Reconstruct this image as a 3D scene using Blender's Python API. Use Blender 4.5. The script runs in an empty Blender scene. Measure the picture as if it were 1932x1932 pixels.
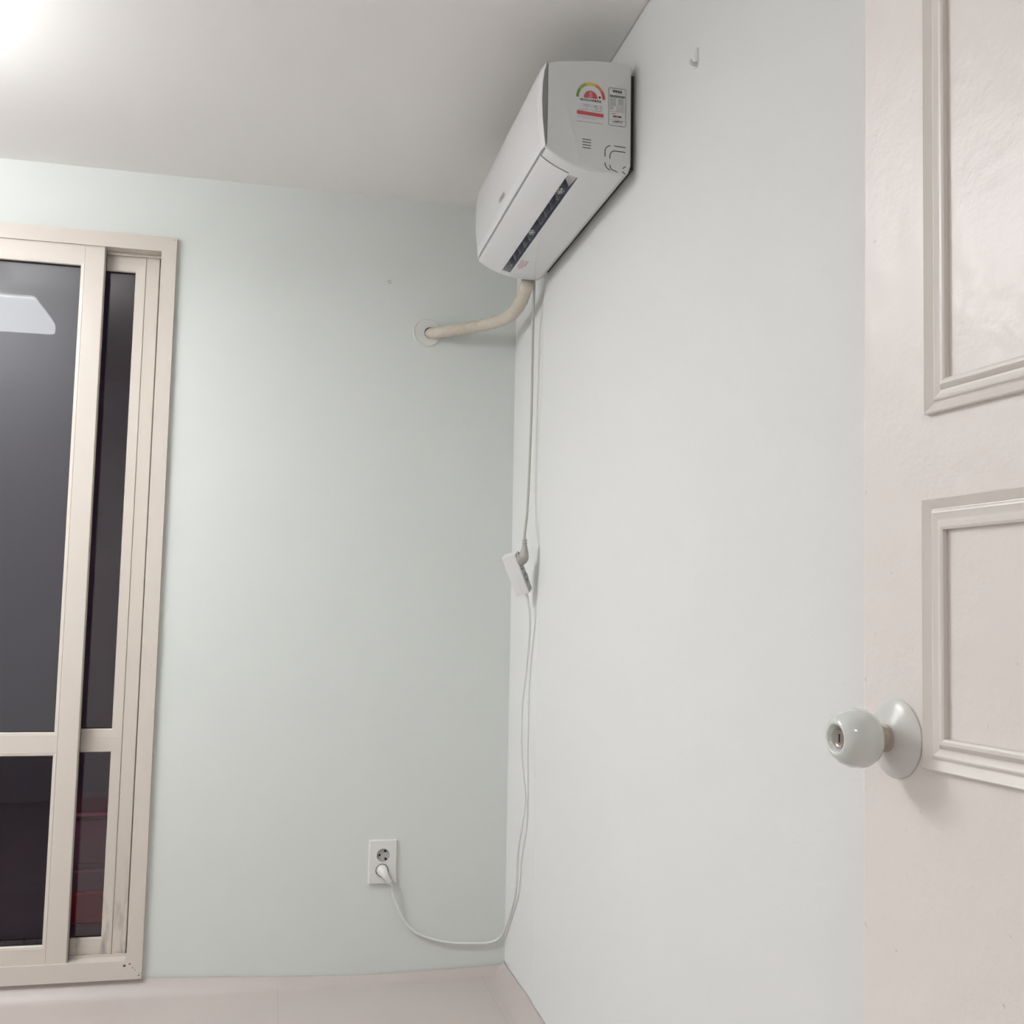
import bpy, bmesh, math, random
from mathutils import Vector, Matrix, noise
random.seed(4)
S = bpy.context.scene
COL = S.collection
pi = math.pi

# ------------------------------------------------------------------ camera, world, exposure
cam_d = bpy.data.cameras.new('camera')
cam = bpy.data.objects.new('camera', cam_d)
COL.objects.link(cam)
cam_d.sensor_fit = 'HORIZONTAL'
cam_d.sensor_width = 36.0
cam_d.lens = 36.0 * 2002.35 / 1932.0
cam_d.clip_start = 0.02
_yaw, _pit, _rol = 0.22064, 0.09268, 0.01809
_f = Vector((math.sin(_yaw) * math.cos(_pit), math.cos(_yaw) * math.cos(_pit), math.sin(_pit)))
_r0 = Vector((math.cos(_yaw), -math.sin(_yaw), 0))
_u0 = _r0.cross(_f)
_r = math.cos(_rol) * _r0 + math.sin(_rol) * _u0
_u = -math.sin(_rol) * _r0 + math.cos(_rol) * _u0
_m = Matrix((_r, _u, -_f)).transposed().to_4x4()
_m.translation = Vector((-0.7162, -3.1807, 1.0392))
cam.matrix_world = _m
S.camera = cam

w = bpy.data.worlds.new('night_sky')
S.world = w
w.use_nodes = True
w.node_tree.nodes['Background'].inputs[0].default_value = (0.020, 0.016, 0.028, 1)
w.node_tree.nodes['Background'].inputs[1].default_value = 1.0

S.view_settings.view_transform = 'Standard'
S.view_settings.look = 'None'
S.view_settings.gamma = 1.0
S.view_settings.use_curve_mapping = False
S.view_settings.exposure = 0.09
LAMP_STRENGTH = 31.0
HALL_FILL_POWER = 8.0

hl = bpy.data.lights.new('hall_fill', 'AREA')  # unseen fill lamp, added in the hall behind the camera
hl.shape = 'DISK'
hl.size = 0.35
hl.energy = HALL_FILL_POWER
hl.color = (1.0, 0.95, 0.90)
hlo = bpy.data.objects.new('hall_fill', hl)
hlo.location = (-1.0, -3.9, 2.24)
COL.objects.link(hlo)

# ------------------------------------------------------------------ materials
def nmat(name, color, rough=0.5, spec=0.5, metallic=0.0, coat=0.0, coat_r=0.05, var=0.0, var_scale=6.0,
         bump=0.0, bump_scale=60.0, color2=None, bump_dist=0.002):
    m = bpy.data.materials.new(name)
    m.use_nodes = True
    nt = m.node_tree
    b = nt.nodes['Principled BSDF']
    b.inputs['Base Color'].default_value = (*color, 1)
    b.inputs['Roughness'].default_value = rough
    b.inputs['Specular IOR Level'].default_value = spec
    b.inputs['Metallic'].default_value = metallic
    b.inputs['Coat Weight'].default_value = coat
    b.inputs['Coat Roughness'].default_value = coat_r
    tc = nt.nodes.new('ShaderNodeTexCoord')
    if var > 0 or color2:
        n = nt.nodes.new('ShaderNodeTexNoise')
        n.inputs['Scale'].default_value = var_scale
        n.inputs['Detail'].default_value = 5
        nt.links.new(tc.outputs['Object'], n.inputs['Vector'])
        mx = nt.nodes.new('ShaderNodeMix')
        mx.data_type = 'RGBA'
        c2 = color2 or tuple(c * (1 - var) for c in color)
        mx.inputs['A'].default_value = (*color, 1)
        mx.inputs['B'].default_value = (*c2, 1)
        nt.links.new(n.outputs['Fac'], mx.inputs['Factor'])
        nt.links.new(mx.outputs['Result'], b.inputs['Base Color'])
    if bump > 0:
        n2 = nt.nodes.new('ShaderNodeTexNoise')
        n2.inputs['Scale'].default_value = bump_scale
        n2.inputs['Detail'].default_value = 4
        nt.links.new(tc.outputs['Object'], n2.inputs['Vector'])
        bp = nt.nodes.new('ShaderNodeBump')
        bp.inputs['Strength'].default_value = bump
        bp.inputs['Distance'].default_value = bump_dist
        nt.links.new(n2.outputs['Fac'], bp.inputs['Height'])
        nt.links.new(bp.outputs['Normal'], b.inputs['Normal'])
    return m

def add_specks(m, spot_color, scale, lo, hi, zfade=None, strength=1.0, stretch=(1, 1, 1)):
    """marks / dirt of their own shape mixed over the base colour"""
    nt = m.node_tree
    b = nt.nodes['Principled BSDF']
    tc = nt.nodes.new('ShaderNodeTexCoord')
    mp = nt.nodes.new('ShaderNodeMapping')
    mp.inputs['Scale'].default_value = stretch
    nt.links.new(tc.outputs['Object'], mp.inputs['Vector'])
    n = nt.nodes.new('ShaderNodeTexNoise')
    n.inputs['Scale'].default_value = scale
    n.inputs['Detail'].default_value = 6
    nt.links.new(mp.outputs['Vector'], n.inputs['Vector'])
    mr = nt.nodes.new('ShaderNodeMapRange')
    mr.inputs['From Min'].default_value = lo
    mr.inputs['From Max'].default_value = hi
    mr.inputs['To Max'].default_value = strength
    nt.links.new(n.outputs['Fac'], mr.inputs['Value'])
    fac = mr.outputs['Result']
    if zfade:
        sx = nt.nodes.new('ShaderNodeSeparateXYZ')
        nt.links.new(tc.outputs['Object'], sx.inputs['Vector'])
        m2 = nt.nodes.new('ShaderNodeMapRange')
        m2.inputs['From Min'].default_value = zfade[0]
        m2.inputs['From Max'].default_value = zfade[1]
        nt.links.new(sx.outputs['Z'], m2.inputs['Value'])
        mu = nt.nodes.new('ShaderNodeMath')
        mu.operation = 'MULTIPLY'
        nt.links.new(fac, mu.inputs[0])
        nt.links.new(m2.outputs['Result'], mu.inputs[1])
        fac = mu.outputs['Value']
    mx = nt.nodes.new('ShaderNodeMix')
    mx.data_type = 'RGBA'
    bc = b.inputs['Base Color']
    if bc.is_linked:
        nt.links.new(bc.links[0].from_socket, mx.inputs['A'])
    else:
        mx.inputs['A'].default_value = bc.default_value
    mx.inputs['B'].default_value = (*spot_color, 1)
    nt.links.new(fac, mx.inputs['Factor'])
    nt.links.new(mx.outputs['Result'], bc)

def glass_mat(name, tint, gain=1.0):
    m = bpy.data.materials.new(name)
    m.use_nodes = True
    nt = m.node_tree
    nt.nodes.clear()
    out = nt.nodes.new('ShaderNodeOutputMaterial')
    tr = nt.nodes.new('ShaderNodeBsdfTransparent')
    tr.inputs[0].default_value = (*tint, 1)
    gl = nt.nodes.new('ShaderNodeBsdfGlossy')
    gl.inputs['Roughness'].default_value = 0.0
    fr = nt.nodes.new('ShaderNodeFresnel')
    fr.inputs['IOR'].default_value = 1.5
    mu = nt.nodes.new('ShaderNodeMath')
    mu.operation = 'MULTIPLY'
    mu.inputs[1].default_value = gain
    nt.links.new(fr.outputs[0], mu.inputs[0])
    mx = nt.nodes.new('ShaderNodeMixShader')
    nt.links.new(mu.outputs[0], mx.inputs[0])
    nt.links.new(tr.outputs[0], mx.inputs[1])
    nt.links.new(gl.outputs[0], mx.inputs[2])
    nt.links.new(mx.outputs[0], out.inputs['Surface'])
    return m

def emat(name, color, strength):
    m = bpy.data.materials.new(name)
    m.use_nodes = True
    nt = m.node_tree
    b = nt.nodes['Principled BSDF']
    b.inputs['Base Color'].default_value = (0.9, 0.9, 0.9, 1)
    b.inputs['Emission Color'].default_value = (*color, 1)
    b.inputs['Emission Strength'].default_value = strength
    return m

M = {}
M['wall_back'] = nmat('pale_green_wallpaper', (0.725, 0.752, 0.725), 0.75, 0.25, var=0.03, var_scale=2.2, bump=0.10, bump_scale=220)
M['wall_side'] = nmat('pale_grey_wallpaper', (0.800, 0.805, 0.795), 0.72, 0.25, var=0.025, var_scale=1.7, bump=0.10, bump_scale=220)
M['ceiling'] = nmat('ceiling_paper', (0.90, 0.88, 0.855), 0.8, 0.2, var=0.02, var_scale=2.0, bump=0.05, bump_scale=200)
M['wall_far'] = nmat('white_wallpaper', (0.86, 0.855, 0.85), 0.75, 0.25, var=0.02, var_scale=2)
M['vinyl'] = nmat('vinyl_floor', (0.565, 0.500, 0.472), 0.42, 0.4, var=0.10, var_scale=3.5, bump=0.06, bump_scale=40)
M['sub'] = nmat('subfloor', (0.30, 0.28, 0.26), 0.9, 0.1, var=0.1)
M['pvc'] = nmat('cream_pvc', (0.655, 0.595, 0.535), 0.38, 0.45, var=0.04, var_scale=9)
M['pvc_dirty'] = nmat('cream_pvc_dusty', (0.65, 0.59, 0.53), 0.42, 0.4, var=0.05, var_scale=9)
add_specks(M['pvc_dirty'], (0.12, 0.105, 0.09), 16, 0.50, 0.72, zfade=(0.30, 0.04), strength=0.75, stretch=(3, 1, 0.6))
M['pvc_chip'] = nmat('cream_pvc_chipped', (0.66, 0.60, 0.545), 0.40, 0.45, var=0.04, var_scale=9)
M['chip'] = nmat('brown_grime', (0.10, 0.085, 0.075), 0.8, 0.2)
M['gasket'] = nmat('black_rubber', (0.02, 0.02, 0.022), 0.6, 0.3)
M['glass_clear'] = glass_mat('clear_glass', (0.97, 0.90, 0.98), 2.2)
M['glass_dark'] = glass_mat('dark_glass', (0.42, 0.37, 0.44), 0.85)
M['door'] = nmat('door_paint', (0.855, 0.795, 0.758), 0.36, 0.45, var=0.03, var_scale=5, bump=0.6, bump_scale=30, bump_dist=0.003)
add_specks(M['door'], (0.42, 0.38, 0.35), 85, 0.69, 0.75, strength=0.55, stretch=(1, 1, 0.8))
M['mould'] = nmat('moulding_paint', (0.82, 0.77, 0.72), 0.33, 0.5, var=0.06, var_scale=14, bump=0.25, bump_scale=35)
M['porcelain'] = nmat('glazed_porcelain', (0.72, 0.755, 0.72), 0.10, 0.6, coat=0.7, coat_r=0.03)
M['rose'] = nmat('painted_rose', (0.73, 0.72, 0.69), 0.28, 0.5, var=0.05, var_scale=20)
M['neck'] = nmat('paint_smeared_neck', (0.62, 0.53, 0.46), 0.4, 0.5, var=0.35, var_scale=60)
M['steel'] = nmat('dull_steel', (0.42, 0.36, 0.33), 0.3, 0.5, metallic=1.0)
M['dark'] = nmat('dark_gap', (0.02, 0.02, 0.02), 0.7, 0.2)
M['plastic'] = nmat('white_plastic', (0.80, 0.805, 0.81), 0.30, 0.5, var=0.01)
M['panel'] = nmat('gloss_white_panel', (0.84, 0.835, 0.85), 0.22, 0.5, coat=0.3)
M['silver'] = nmat('silver_trim', (0.29, 0.305, 0.305), 0.38, 0.5)
M['plate'] = nmat('backing_plate', (0.09, 0.09, 0.088), 0.6, 0.3)
M['duct'] = nmat('grey_duct', (0.52, 0.545, 0.62), 0.45, 0.4)
M['duct_pale'] = nmat('pale_duct', (0.60, 0.605, 0.64), 0.4, 0.4)
M['vane'] = nmat('grey_vane', (0.62, 0.64, 0.69), 0.3, 0.5)
M['slot'] = nmat('dark_slot', (0.05, 0.05, 0.048), 0.7, 0.2)
M['logo'] = nmat('grey_print', (0.33, 0.32, 0.31), 0.4)
M['ink'] = nmat('black_print', (0.035, 0.035, 0.035), 0.6)
M['ink_soft'] = nmat('pale_print', (0.33, 0.33, 0.34), 0.6)
M['sticker'] = nmat('white_sticker', (0.79, 0.79, 0.775), 0.42)
M['sticker_grey'] = nmat('grey_print_block', (0.52, 0.555, 0.545), 0.45)
M['sticker_strip'] = nmat('charcoal_strip', (0.14, 0.155, 0.155), 0.45)
M['red'] = nmat('label_red', (0.62, 0.10, 0.115), 0.45)
M['orange'] = nmat('label_orange', (0.72, 0.27, 0.12), 0.45)
M['yellow'] = nmat('label_yellow', (0.75, 0.62, 0.10), 0.45)
M['lime'] = nmat('label_lime', (0.36, 0.47, 0.10), 0.45)
M['green'] = nmat('label_green', (0.16, 0.36, 0.09), 0.45)
M['maroon'] = nmat('label_maroon', (0.20, 0.045, 0.05), 0.45)
M['pink_ink'] = nmat('faded_red_print', (0.60, 0.42, 0.42), 0.5)
M['tape'] = nmat('pipe_tape', (0.66, 0.60, 0.51), 0.55, 0.35, var=0.10, var_scale=25, bump=0.3, bump_scale=90)
M['ring'] = nmat('sleeve_ring', (0.70, 0.71, 0.66), 0.4, 0.4)
M['cord_grey'] = nmat('grey_cord', (0.50, 0.49, 0.45), 0.45, 0.4)
M['cord_white'] = nmat('white_cord', (0.80, 0.80, 0.78), 0.35, 0.5)
M['plug_grey'] = nmat('grey_plug', (0.44, 0.43, 0.395), 0.4, 0.4)
M['block'] = nmat('white_block', (0.80, 0.795, 0.80), 0.35, 0.5)
M['face_grey'] = nmat('grey_socket_face', (0.40, 0.415, 0.41), 0.45, 0.4)
M['outlet'] = nmat('outlet_plastic', (0.77, 0.765, 0.74), 0.3, 0.5)
M['cup'] = nmat('outlet_cup', (0.46, 0.46, 0.45), 0.4, 0.4)
M['lamp'] = emat('lamp_diffuser', (0.96, 0.985, 1.0), LAMP_STRENGTH)
M['lamp_uplight'] = emat('lamp_added_uplight', (0.98, 0.985, 1.0), LAMP_STRENGTH * 0.64)  # upward glow added to the lamp for a brighter ceiling
M['lamp_frame'] = nmat('lamp_frame', (0.75, 0.75, 0.75), 0.4)
M['balcony'] = nmat('balcony_plaster', (0.72, 0.44, 0.62), 0.85, 0.2, var=0.3, var_scale=2.2, color2=(0.30, 0.31, 0.36))
M['chest'] = nmat('plum_plastic', (0.42, 0.20, 0.29), 0.4, 0.4)
M['chest_red'] = nmat('red_plastic', (0.95, 0.07, 0.15), 0.35, 0.5)
M['chest_edge'] = nmat('pink_rim', (0.80, 0.28, 0.36), 0.4, 0.5)
M['anchor'] = nmat('wall_plug', (0.42, 0.41, 0.35), 0.6)
M['hook'] = nmat('hook_plastic', (0.74, 0.74, 0.73), 0.4)

# frosted pane: dark night behind, satin inside, glossy outer skin
m = bpy.data.materials.new('frosted_glass')
m.use_nodes = True
b = m.node_tree.nodes['Principled BSDF']
b.inputs['Base Color'].default_value = (0.082, 0.077, 0.094, 1)
b.inputs['Roughness'].default_value = 0.42
b.inputs['Specular IOR Level'].default_value = 0.45
b.inputs['Transmission Weight'].default_value = 0.45
b.inputs['Coat Weight'].default_value = 0.30
b.inputs['Coat Roughness'].default_value = 0.012
M['glass_frost'] = m

# ------------------------------------------------------------------ helpers
WM = {}
def tag(o, label=None, cat=None, group=None, kind=None):
    if label: o['label'] = label
    if cat: o['category'] = cat
    if group: o['group'] = group
    if kind: o['kind'] = kind
    return o

def empty(name, loc=(0, 0, 0), mat=None, label=None, cat=None, kind=None, parent=None):
    o = bpy.data.objects.new(name, None)
    COL.objects.link(o)
    o.empty_display_size = 0.05
    W = mat if mat is not None else Matrix.Translation(Vector(loc))
    WM[o.name] = W
    if parent is not None:
        o.parent = parent
        o.matrix_local = WM[parent.name].inverted() @ W
    else:
        o.matrix_local = W
    tag(o, label, cat, kind=kind)
    return o

def obj(name, bm, m, parent=None, smooth=None, world=True, bevel=0, origin=None):
    """links bm as ONE mesh object; world coordinates go into the parent's frame"""
    bmesh.ops.remove_doubles(bm, verts=bm.verts, dist=1e-6)
    if len(bm.faces):
        bmesh.ops.recalc_face_normals(bm, faces=bm.faces)
    me = bpy.data.meshes.new(name)
    o = bpy.data.objects.new(name, me)
    COL.objects.link(o)
    if parent is not None:
        P = WM[parent.name]
        if world:
            bm.transform(P.inverted())
        o.parent = parent
        WM[o.name] = P.copy()
    else:
        if origin is None:
            xs = [v.co.x for v in bm.verts]; ys = [v.co.y for v in bm.verts]; zs = [v.co.z for v in bm.verts]
            origin = ((min(xs) + max(xs)) / 2, (min(ys) + max(ys)) / 2, min(zs))
        T = Matrix.Translation(Vector(origin))
        bm.transform(T.inverted())
        o.matrix_local = T
        WM[o.name] = T
    if smooth is not None:
        for f in bm.faces: f.smooth = True
        for e in bm.edges:
            if len(e.link_faces) == 2 and e.calc_face_angle(0) > math.radians(smooth):
                e.smooth = False
    bm.to_mesh(me)
    bm.free()
    me.materials.append(m)
    if bevel:
        md = o.modifiers.new('bevel', 'BEVEL')
        md.width = bevel
        md.segments = 2
        md.limit_method = 'ANGLE'
        md.angle_limit = math.radians(40)
    return o

def nb(): return bmesh.new()

def box(bm, x0, x1, y0, y1, z0, z1):
    vs = [bm.verts.new((x, y, z)) for z in (z0, z1) for y in (y0, y1) for x in (x0, x1)]
    for q in ((0, 2, 3, 1), (4, 5, 7, 6), (0, 1, 5, 4), (2, 6, 7, 3), (0, 4, 6, 2), (1, 3, 7, 5)):
        bm.faces.new([vs[i] for i in q])
    return bm

def prism(bm, poly, a, b, axis):
    """poly of 2-D points extruded along axis 0/1/2 from a to b"""
    def P(p, t):
        if axis == 0: return (t, p[0], p[1])
        if axis == 1: return (p[0], t, p[1])
        return (p[0], p[1], t)
    A = [bm.verts.new(P(p, a)) for p in poly]
    B = [bm.verts.new(P(p, b)) for p in poly]
    n = len(poly)
    for i in range(n):
        bm.faces.new((A[i], A[(i + 1) % n], B[(i + 1) % n], B[i]))
    bm.faces.new(A[::-1]); bm.faces.new(B)
    return bm

def lathe(bm, prof, M4, seg=40):
    """prof: (r, h) about local +Z of M4"""
    rings = []
    for r, h in prof:
        if r < 1e-7:
            rings.append([bm.verts.new(M4 @ Vector((0, 0, h)))])
        else:
            rings.append([bm.verts.new(M4 @ Vector((r * math.cos(2 * pi * i / seg), r * math.sin(2 * pi * i / seg), h))) for i in range(seg)])
    for A, B in zip(rings[:-1], rings[1:]):
        for i in range(seg):
            j = (i + 1) % seg
            if len(A) == 1 and len(B) == 1: continue
            if len(A) == 1: bm.faces.new((A[0], B[i], B[j]))
            elif len(B) == 1: bm.faces.new((A[i], A[j], B[0]))
            else: bm.faces.new((A[i], A[j], B[j], B[i]))
    return bm

def cr(pts, n=8):
    """Catmull-Rom through pts (tuples of any length)"""
    out = []
    P = [pts[0]] + list(pts) + [pts[-1]]
    for i in range(1, len(P) - 2):
        for k in range(n):
            t = k / n
            out.append(tuple(0.5 * (2 * b + (c - a) * t + (2 * a - 5 * b + 4 * c - d) * t * t + (3 * b - a - 3 * c + d) * t ** 3)
                             for a, b, c, d in zip(P[i - 1], P[i], P[i + 1], P[i + 2])))
    out.append(tuple(pts[-1]))
    return out

def sweep(bm, pts, rad, seg=12, squash=None, caps=True):
    """tube with one radius per point"""
    P = [Vector(p) for p in pts]
    if not hasattr(rad, '__len__'): rad = [rad] * len(P)
    t0 = (P[1] - P[0]).normalized()
    ref = Vector((0, 0, 1)) if abs(t0.z) < 0.9 else Vector((1, 0, 0))
    nrm = (ref - t0 * ref.dot(t0)).normalized()
    rings = []
    for i, p in enumerate(P):
        t = (P[min(i + 1, len(P) - 1)] - P[max(i - 1, 0)]).normalized()
        nrm = (nrm - t * nrm.dot(t)).normalized()
        bn = t.cross(nrm)
        k = squash[i] if squash else 1.0
        rings.append([bm.verts.new(p + rad[i] * (math.cos(2 * pi * j / seg) * nrm + k * math.sin(2 * pi * j / seg) * bn)) for j in range(seg)])
    for A, B in zip(rings[:-1], rings[1:]):
        for j in range(seg):
            bm.faces.new((A[j], A[(j + 1) % seg], B[(j + 1) % seg], B[j]))
    if caps:
        bm.faces.new(rings[0][::-1]); bm.faces.new(rings[-1])
    return bm

def mitred_ring(x0, z0, x1, z1, prof, F):
    """four mitred strips round a rectangle; prof = [(u inward, h outward)], F maps (x, z, h) to a point"""
    out = []
    def pt(c, u, h):
        x = x0 + u if c in (0, 3) else x1 - u
        z = z0 + u if c in (0, 1) else z1 - u
        return F(x, z, h)
    for a, b_ in ((0, 1), (1, 2), (2, 3), (3, 0)):
        bm = nb()
        A = [bm.verts.new(pt(a, u, h)) for u, h in prof]
        B = [bm.verts.new(pt(b_, u, h)) for u, h in prof]
        for i in range(len(prof) - 1):
            bm.faces.new((A[i], A[i + 1], B[i + 1], B[i]))
        bm.faces.new(A[::-1]); bm.faces.new(B)
        bm.faces.new((A[-1], A[0], B[0], B[-1]))
        out.append(bm)
    return out

FONT = None
def text_bm(s, size, M4, thick=0.0, align='CENTER', bold=0.0, width=None):
    cu = bpy.data.curves.new('txt', 'FONT')
    cu.body = s
    cu.size = size
    cu.align_x = align
    cu.align_y = 'CENTER'
    cu.offset = bold
    cu.resolution_u = 3
    to = bpy.data.objects.new('txt', cu)
    COL.objects.link(to)
    dg = bpy.context.evaluated_depsgraph_get()
    dg.update()
    me = bpy.data.meshes.new_from_object(to.evaluated_get(dg))
    bm = nb()
    bm.from_mesh(me)
    if width:
        xs = [v.co.x for v in bm.verts]
        k = width / (max(xs) - min(xs))
        for v in bm.verts: v.co.x *= k
    bm.transform(M4)
    COL.objects.unlink(to)
    bpy.data.objects.remove(to)
    bpy.data.meshes.remove(me)
    bpy.data.curves.remove(cu)
    return bm

def axes(o, x, y):
    x = Vector(x).normalized(); y = Vector(y).normalized()
    z = x.cross(y)
    m4 = Matrix((x, y, z)).transposed().to_4x4()
    m4.translation = Vector(o)
    return m4

# ------------------------------------------------------------------ room shell
H = 2.30
XL, YF = -3.40, -3.02
WX0, WX1, WZ0, WZ1 = -2.135, -1.04, 0.0, 2.09       # hole behind the window frame

bm = nb()
box(bm, XL - 0.1, WX0, 0, 0.16, -0.06, H + 0.05)
box(bm, WX1, 0.12, 0, 0.16, -0.06, H + 0.05)
box(bm, WX0, WX1, 0, 0.16, WZ1, H + 0.05)
box(bm, WX0, WX1, 0, 0.16, -0.06, WZ0)
tag(obj('wall_back', bm, M['wall_back']), kind='structure')

bm = nb()
box(bm, 0, 0.12, YF - 0.12, 0.0, -0.06, H + 0.05)
wr = tag(obj('wall_right', bm, M['wall_side']), kind='structure')
# wallpaper of the back wall folded round the corner, a thin sheet with an edge of its own
bm = nb()
prism(bm, [(0.0, 0.0), (-0.0012, 0.0), (-0.0012, -0.05), (-0.0007, -0.345), (0.0, -0.346)], 0.004, 1.975, 2)
obj('wallpaper_fold', bm, M['wall_side'], wr)

bm = nb()
box(bm, XL - 0.12, XL, YF - 0.12, 0.0, -0.06, H + 0.05)
tag(obj('wall_left', bm, M['wall_far']), kind='structure')

DX0, DX1, DZ = -0.93, -0.045, 2.03
bm = nb()
box(bm, XL, DX0, YF - 0.12, YF, -0.06, H + 0.05)
box(bm, DX1, 0.0, YF - 0.12, YF, -0.06, H + 0.05)
box(bm, DX0, DX1, YF - 0.12, YF, DZ, H + 0.05)
tag(obj('wall_front', bm, M['wall_far']), kind='structure')

bm = nb()
box(bm, XL, -0.0045, YF, 0.0, H, H + 0.03)
box(bm, -0.0045, 0.0, YF, 0.0, H + 0.0022, H + 0.03)
box(bm, XL, 0.12, YF - 0.1, 0.1, H + 0.05, H + 0.08)
tag(obj('ceiling', bm, M['ceiling']), kind='structure')

# doorway casing
bm = nb()
box(bm, DX0, DX0 + 0.02, YF - 0.125, YF + 0.005, -0.03, DZ)
box(bm, DX1 - 0.02, DX1, YF - 0.125, YF - 0.045, -0.03, DZ)
box(bm, DX0, DX1, YF - 0.125, YF + 0.005, DZ - 0.02, DZ)
tag(obj('trim_1', bm, M['door']), kind='structure')

# hall behind the doorway
bm = nb()
hx0, hx1, hy0, hy1 = -2.2, 0.7, -4.6, YF - 0.12
box(bm, hx0 - 0.1, hx0, hy0, hy1, -0.06, H)
box(bm, hx1, hx1 + 0.1, hy0, hy1, -0.06, H)
box(bm, hx0 - 0.1, hx1 + 0.1, hy0 - 0.1, hy0, -0.06, H)
tag(obj('wall_hall', bm, M['wall_far']), kind='structure')
bm = nb()
box(bm, hx0 - 0.1, hx1 + 0.1, hy0 - 0.1, hy1, H, H + 0.05)
tag(obj('ceiling_hall', bm, M['ceiling']), kind='structure')
bm = nb()
box(bm, hx0 - 0.1, hx1 + 0.1, hy0 - 0.1, YF, -0.08, -0.03)
tag(obj('floor_hall', bm, M['vinyl']), kind='structure')

# floor: subfloor slab with three vinyl sheets turned up at the walls
bm = nb()
box(bm, XL, 0.0, YF, 0.0, -0.09, -0.036)
fl = tag(obj('floor', bm, M['sub']), kind='structure')
LIP = [(-3.4, .0150), (-1.40, .0150), (-1.02, .0130), (-.895, .0062), (-.657, -.0042), (-.456, -.0122), (-.395, -.0126), (-.27, -.0106), (-.154, -.009), (-.02, -.006), (0, .0)]
def lip(x):
    for (a, za), (b2, zb) in zip(LIP[:-1], LIP[1:]):
        if a <= x <= b2: return za + (zb - za) * (x - a) / (b2 - a)
    return LIP[-1][1]
def floor_z(x, y):
    d = max(0.0, -y - 0.0025); e = max(0.0, -x - 0.0025)
    wd, we = 0.040, 0.050
    z1 = -0.030 + (lip(x) + 0.030) * max(0, 1 - d / wd) ** 1.8
    lr = 0.002 + 0.0022 * math.sin(y * 17) + 0.0012 * math.sin(y * 41 + 1)
    z2 = -0.030 + (lr + 0.030) * max(0, 1 - e / we) ** 1.8
    return max(z1, z2)
ys = [-0.0025, -0.006, -0.010, -0.015, -0.020, -0.026, -0.033, -0.043, -0.06] + [-0.06 - 0.025 * i for i in range(1, 32)] + [-1.2, -2.0, YF + 0.001]
def sheet(x0, x1):
    xs = []
    x = x0
    while x < x1 - 1e-6:
        xs.append(x)
        x += 0.004 if x > -0.056 else (0.02 if x > -1.2 else 0.1)
        if x > x1 - 0.002: break
    xs.append(x1)
    bm = nb()
    g = [[bm.verts.new((a, c, floor_z(a, c))) for c in ys] for a in xs]
    for i in range(len(xs) - 1):
        for j in range(len(ys) - 1):
            bm.faces.new((g[i][j], g[i + 1][j], g[i + 1][j + 1], g[i][j + 1]))
    # thickness
    r = bmesh.ops.solidify(bm, geom=bm.faces[:], thickness=0.0016)
    return obj('vinyl_sheet', bm, M['vinyl'], fl, smooth=40)
sheet(XL + 0.001, -0.65865)
sheet(-0.6582, -0.07505)
sheet(-0.0746, -0.0025)

# curled scrap of wallpaper at the corner
bm = nb()
pts = cr([(-0.012, -0.010, 0.012), (-0.009, -0.012, 0.004), (-0.004, -0.016, -0.001), (-0.006, -0.026, -0.012), (-0.014, -0.030, -0.016)], 5)
sweep(bm, pts, 0.0012, 6)
obj('wallpaper_curl', bm, M['wall_back'], wr, smooth=60)

# ------------------------------------------------------------------ window
win = empty('window_1', (-1.58, 0.0, 0.0), kind='structure')
FX0, FX1, FZ0, FZ1 = -2.150, -1.025, 0.015, 2.108
IX0, IX1, IZ0, IZ1 = -2.107, -1.067, 0.064, 2.064
Yf, Yb = -0.016, 0.12
def poly_piece(name, poly, y0, y1, m, parent, bevel=0.0012):
    bm = nb()
    prism(bm, poly, y0, y1, 1)
    return obj(name, bm, m, parent)
g = 0.0
poly_piece('frame_head', [(FX0, FZ1), (FX1, FZ1), (IX1 - g, IZ1), (IX0 + g, IZ1)], Yf, Yb, M['pvc'], win)
poly_piece('frame_jamb', [(FX1, FZ1 - g), (FX1, FZ0 + g), (IX1, IZ0 + g), (IX1, IZ1 - g)], Yf, Yb, M['pvc'], win)
poly_piece('frame_jamb', [(FX0, FZ1 - g), (FX0, FZ0 + g), (IX0, IZ0 + g), (IX0, IZ1 - g)], Yf, Yb, M['pvc'], win)
poly_piece('frame_sill', [(FX0, FZ0), (FX1, FZ0), (IX1 - g, IZ0), (IX0 + g, IZ0)], Yf, Yb, M['pvc_chip'], win)
# inner track lips behind the front sash (step under the head and over the sill)
for z0, z1 in ((2.056, 2.0645), (0.0635, 0.070)):
    bm = nb()
    box(bm, IX0, IX1, 0.030, 0.036, z0, z1)
    obj('track', bm, M['pvc'], win)
bm = nb(); box(bm, IX0, IX1, 0.020, Yb, 2.071, 2.075); obj('track', bm, M['pvc'], win)
# screw hole and chips of the frame
def chip(x, z, r, sx=1.0):
    bm = nb()
    M4 = axes((x, Yf - 0.0004, z), (1, 0, 0), (0, 0, 1))
    r *= 0.8
    lathe(bm, [(0, 0.0002), (r * 0.7, 0.0002), (r, -0.0006)], M4 @ Matrix.Diagonal((sx, 1, 1, 1)), 10)
    obj('chip', bm, M['chip'], win)
for a in ((-1.0325, 2.1005, 0.0019), (-1.071, 0.052, 0.0042, 1.3), (-1.0575, 0.056, 0.0026, 1.4), (-1.049, 0.0455, 0.0021), (-1.043, 0.0395, 0.0018), (-1.0325, 0.0245, 0.002, 1.6), (-1.031, 0.030, 0.0016), (-1.0405, 0.868, 0.0012)):
    chip(*a)

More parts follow.
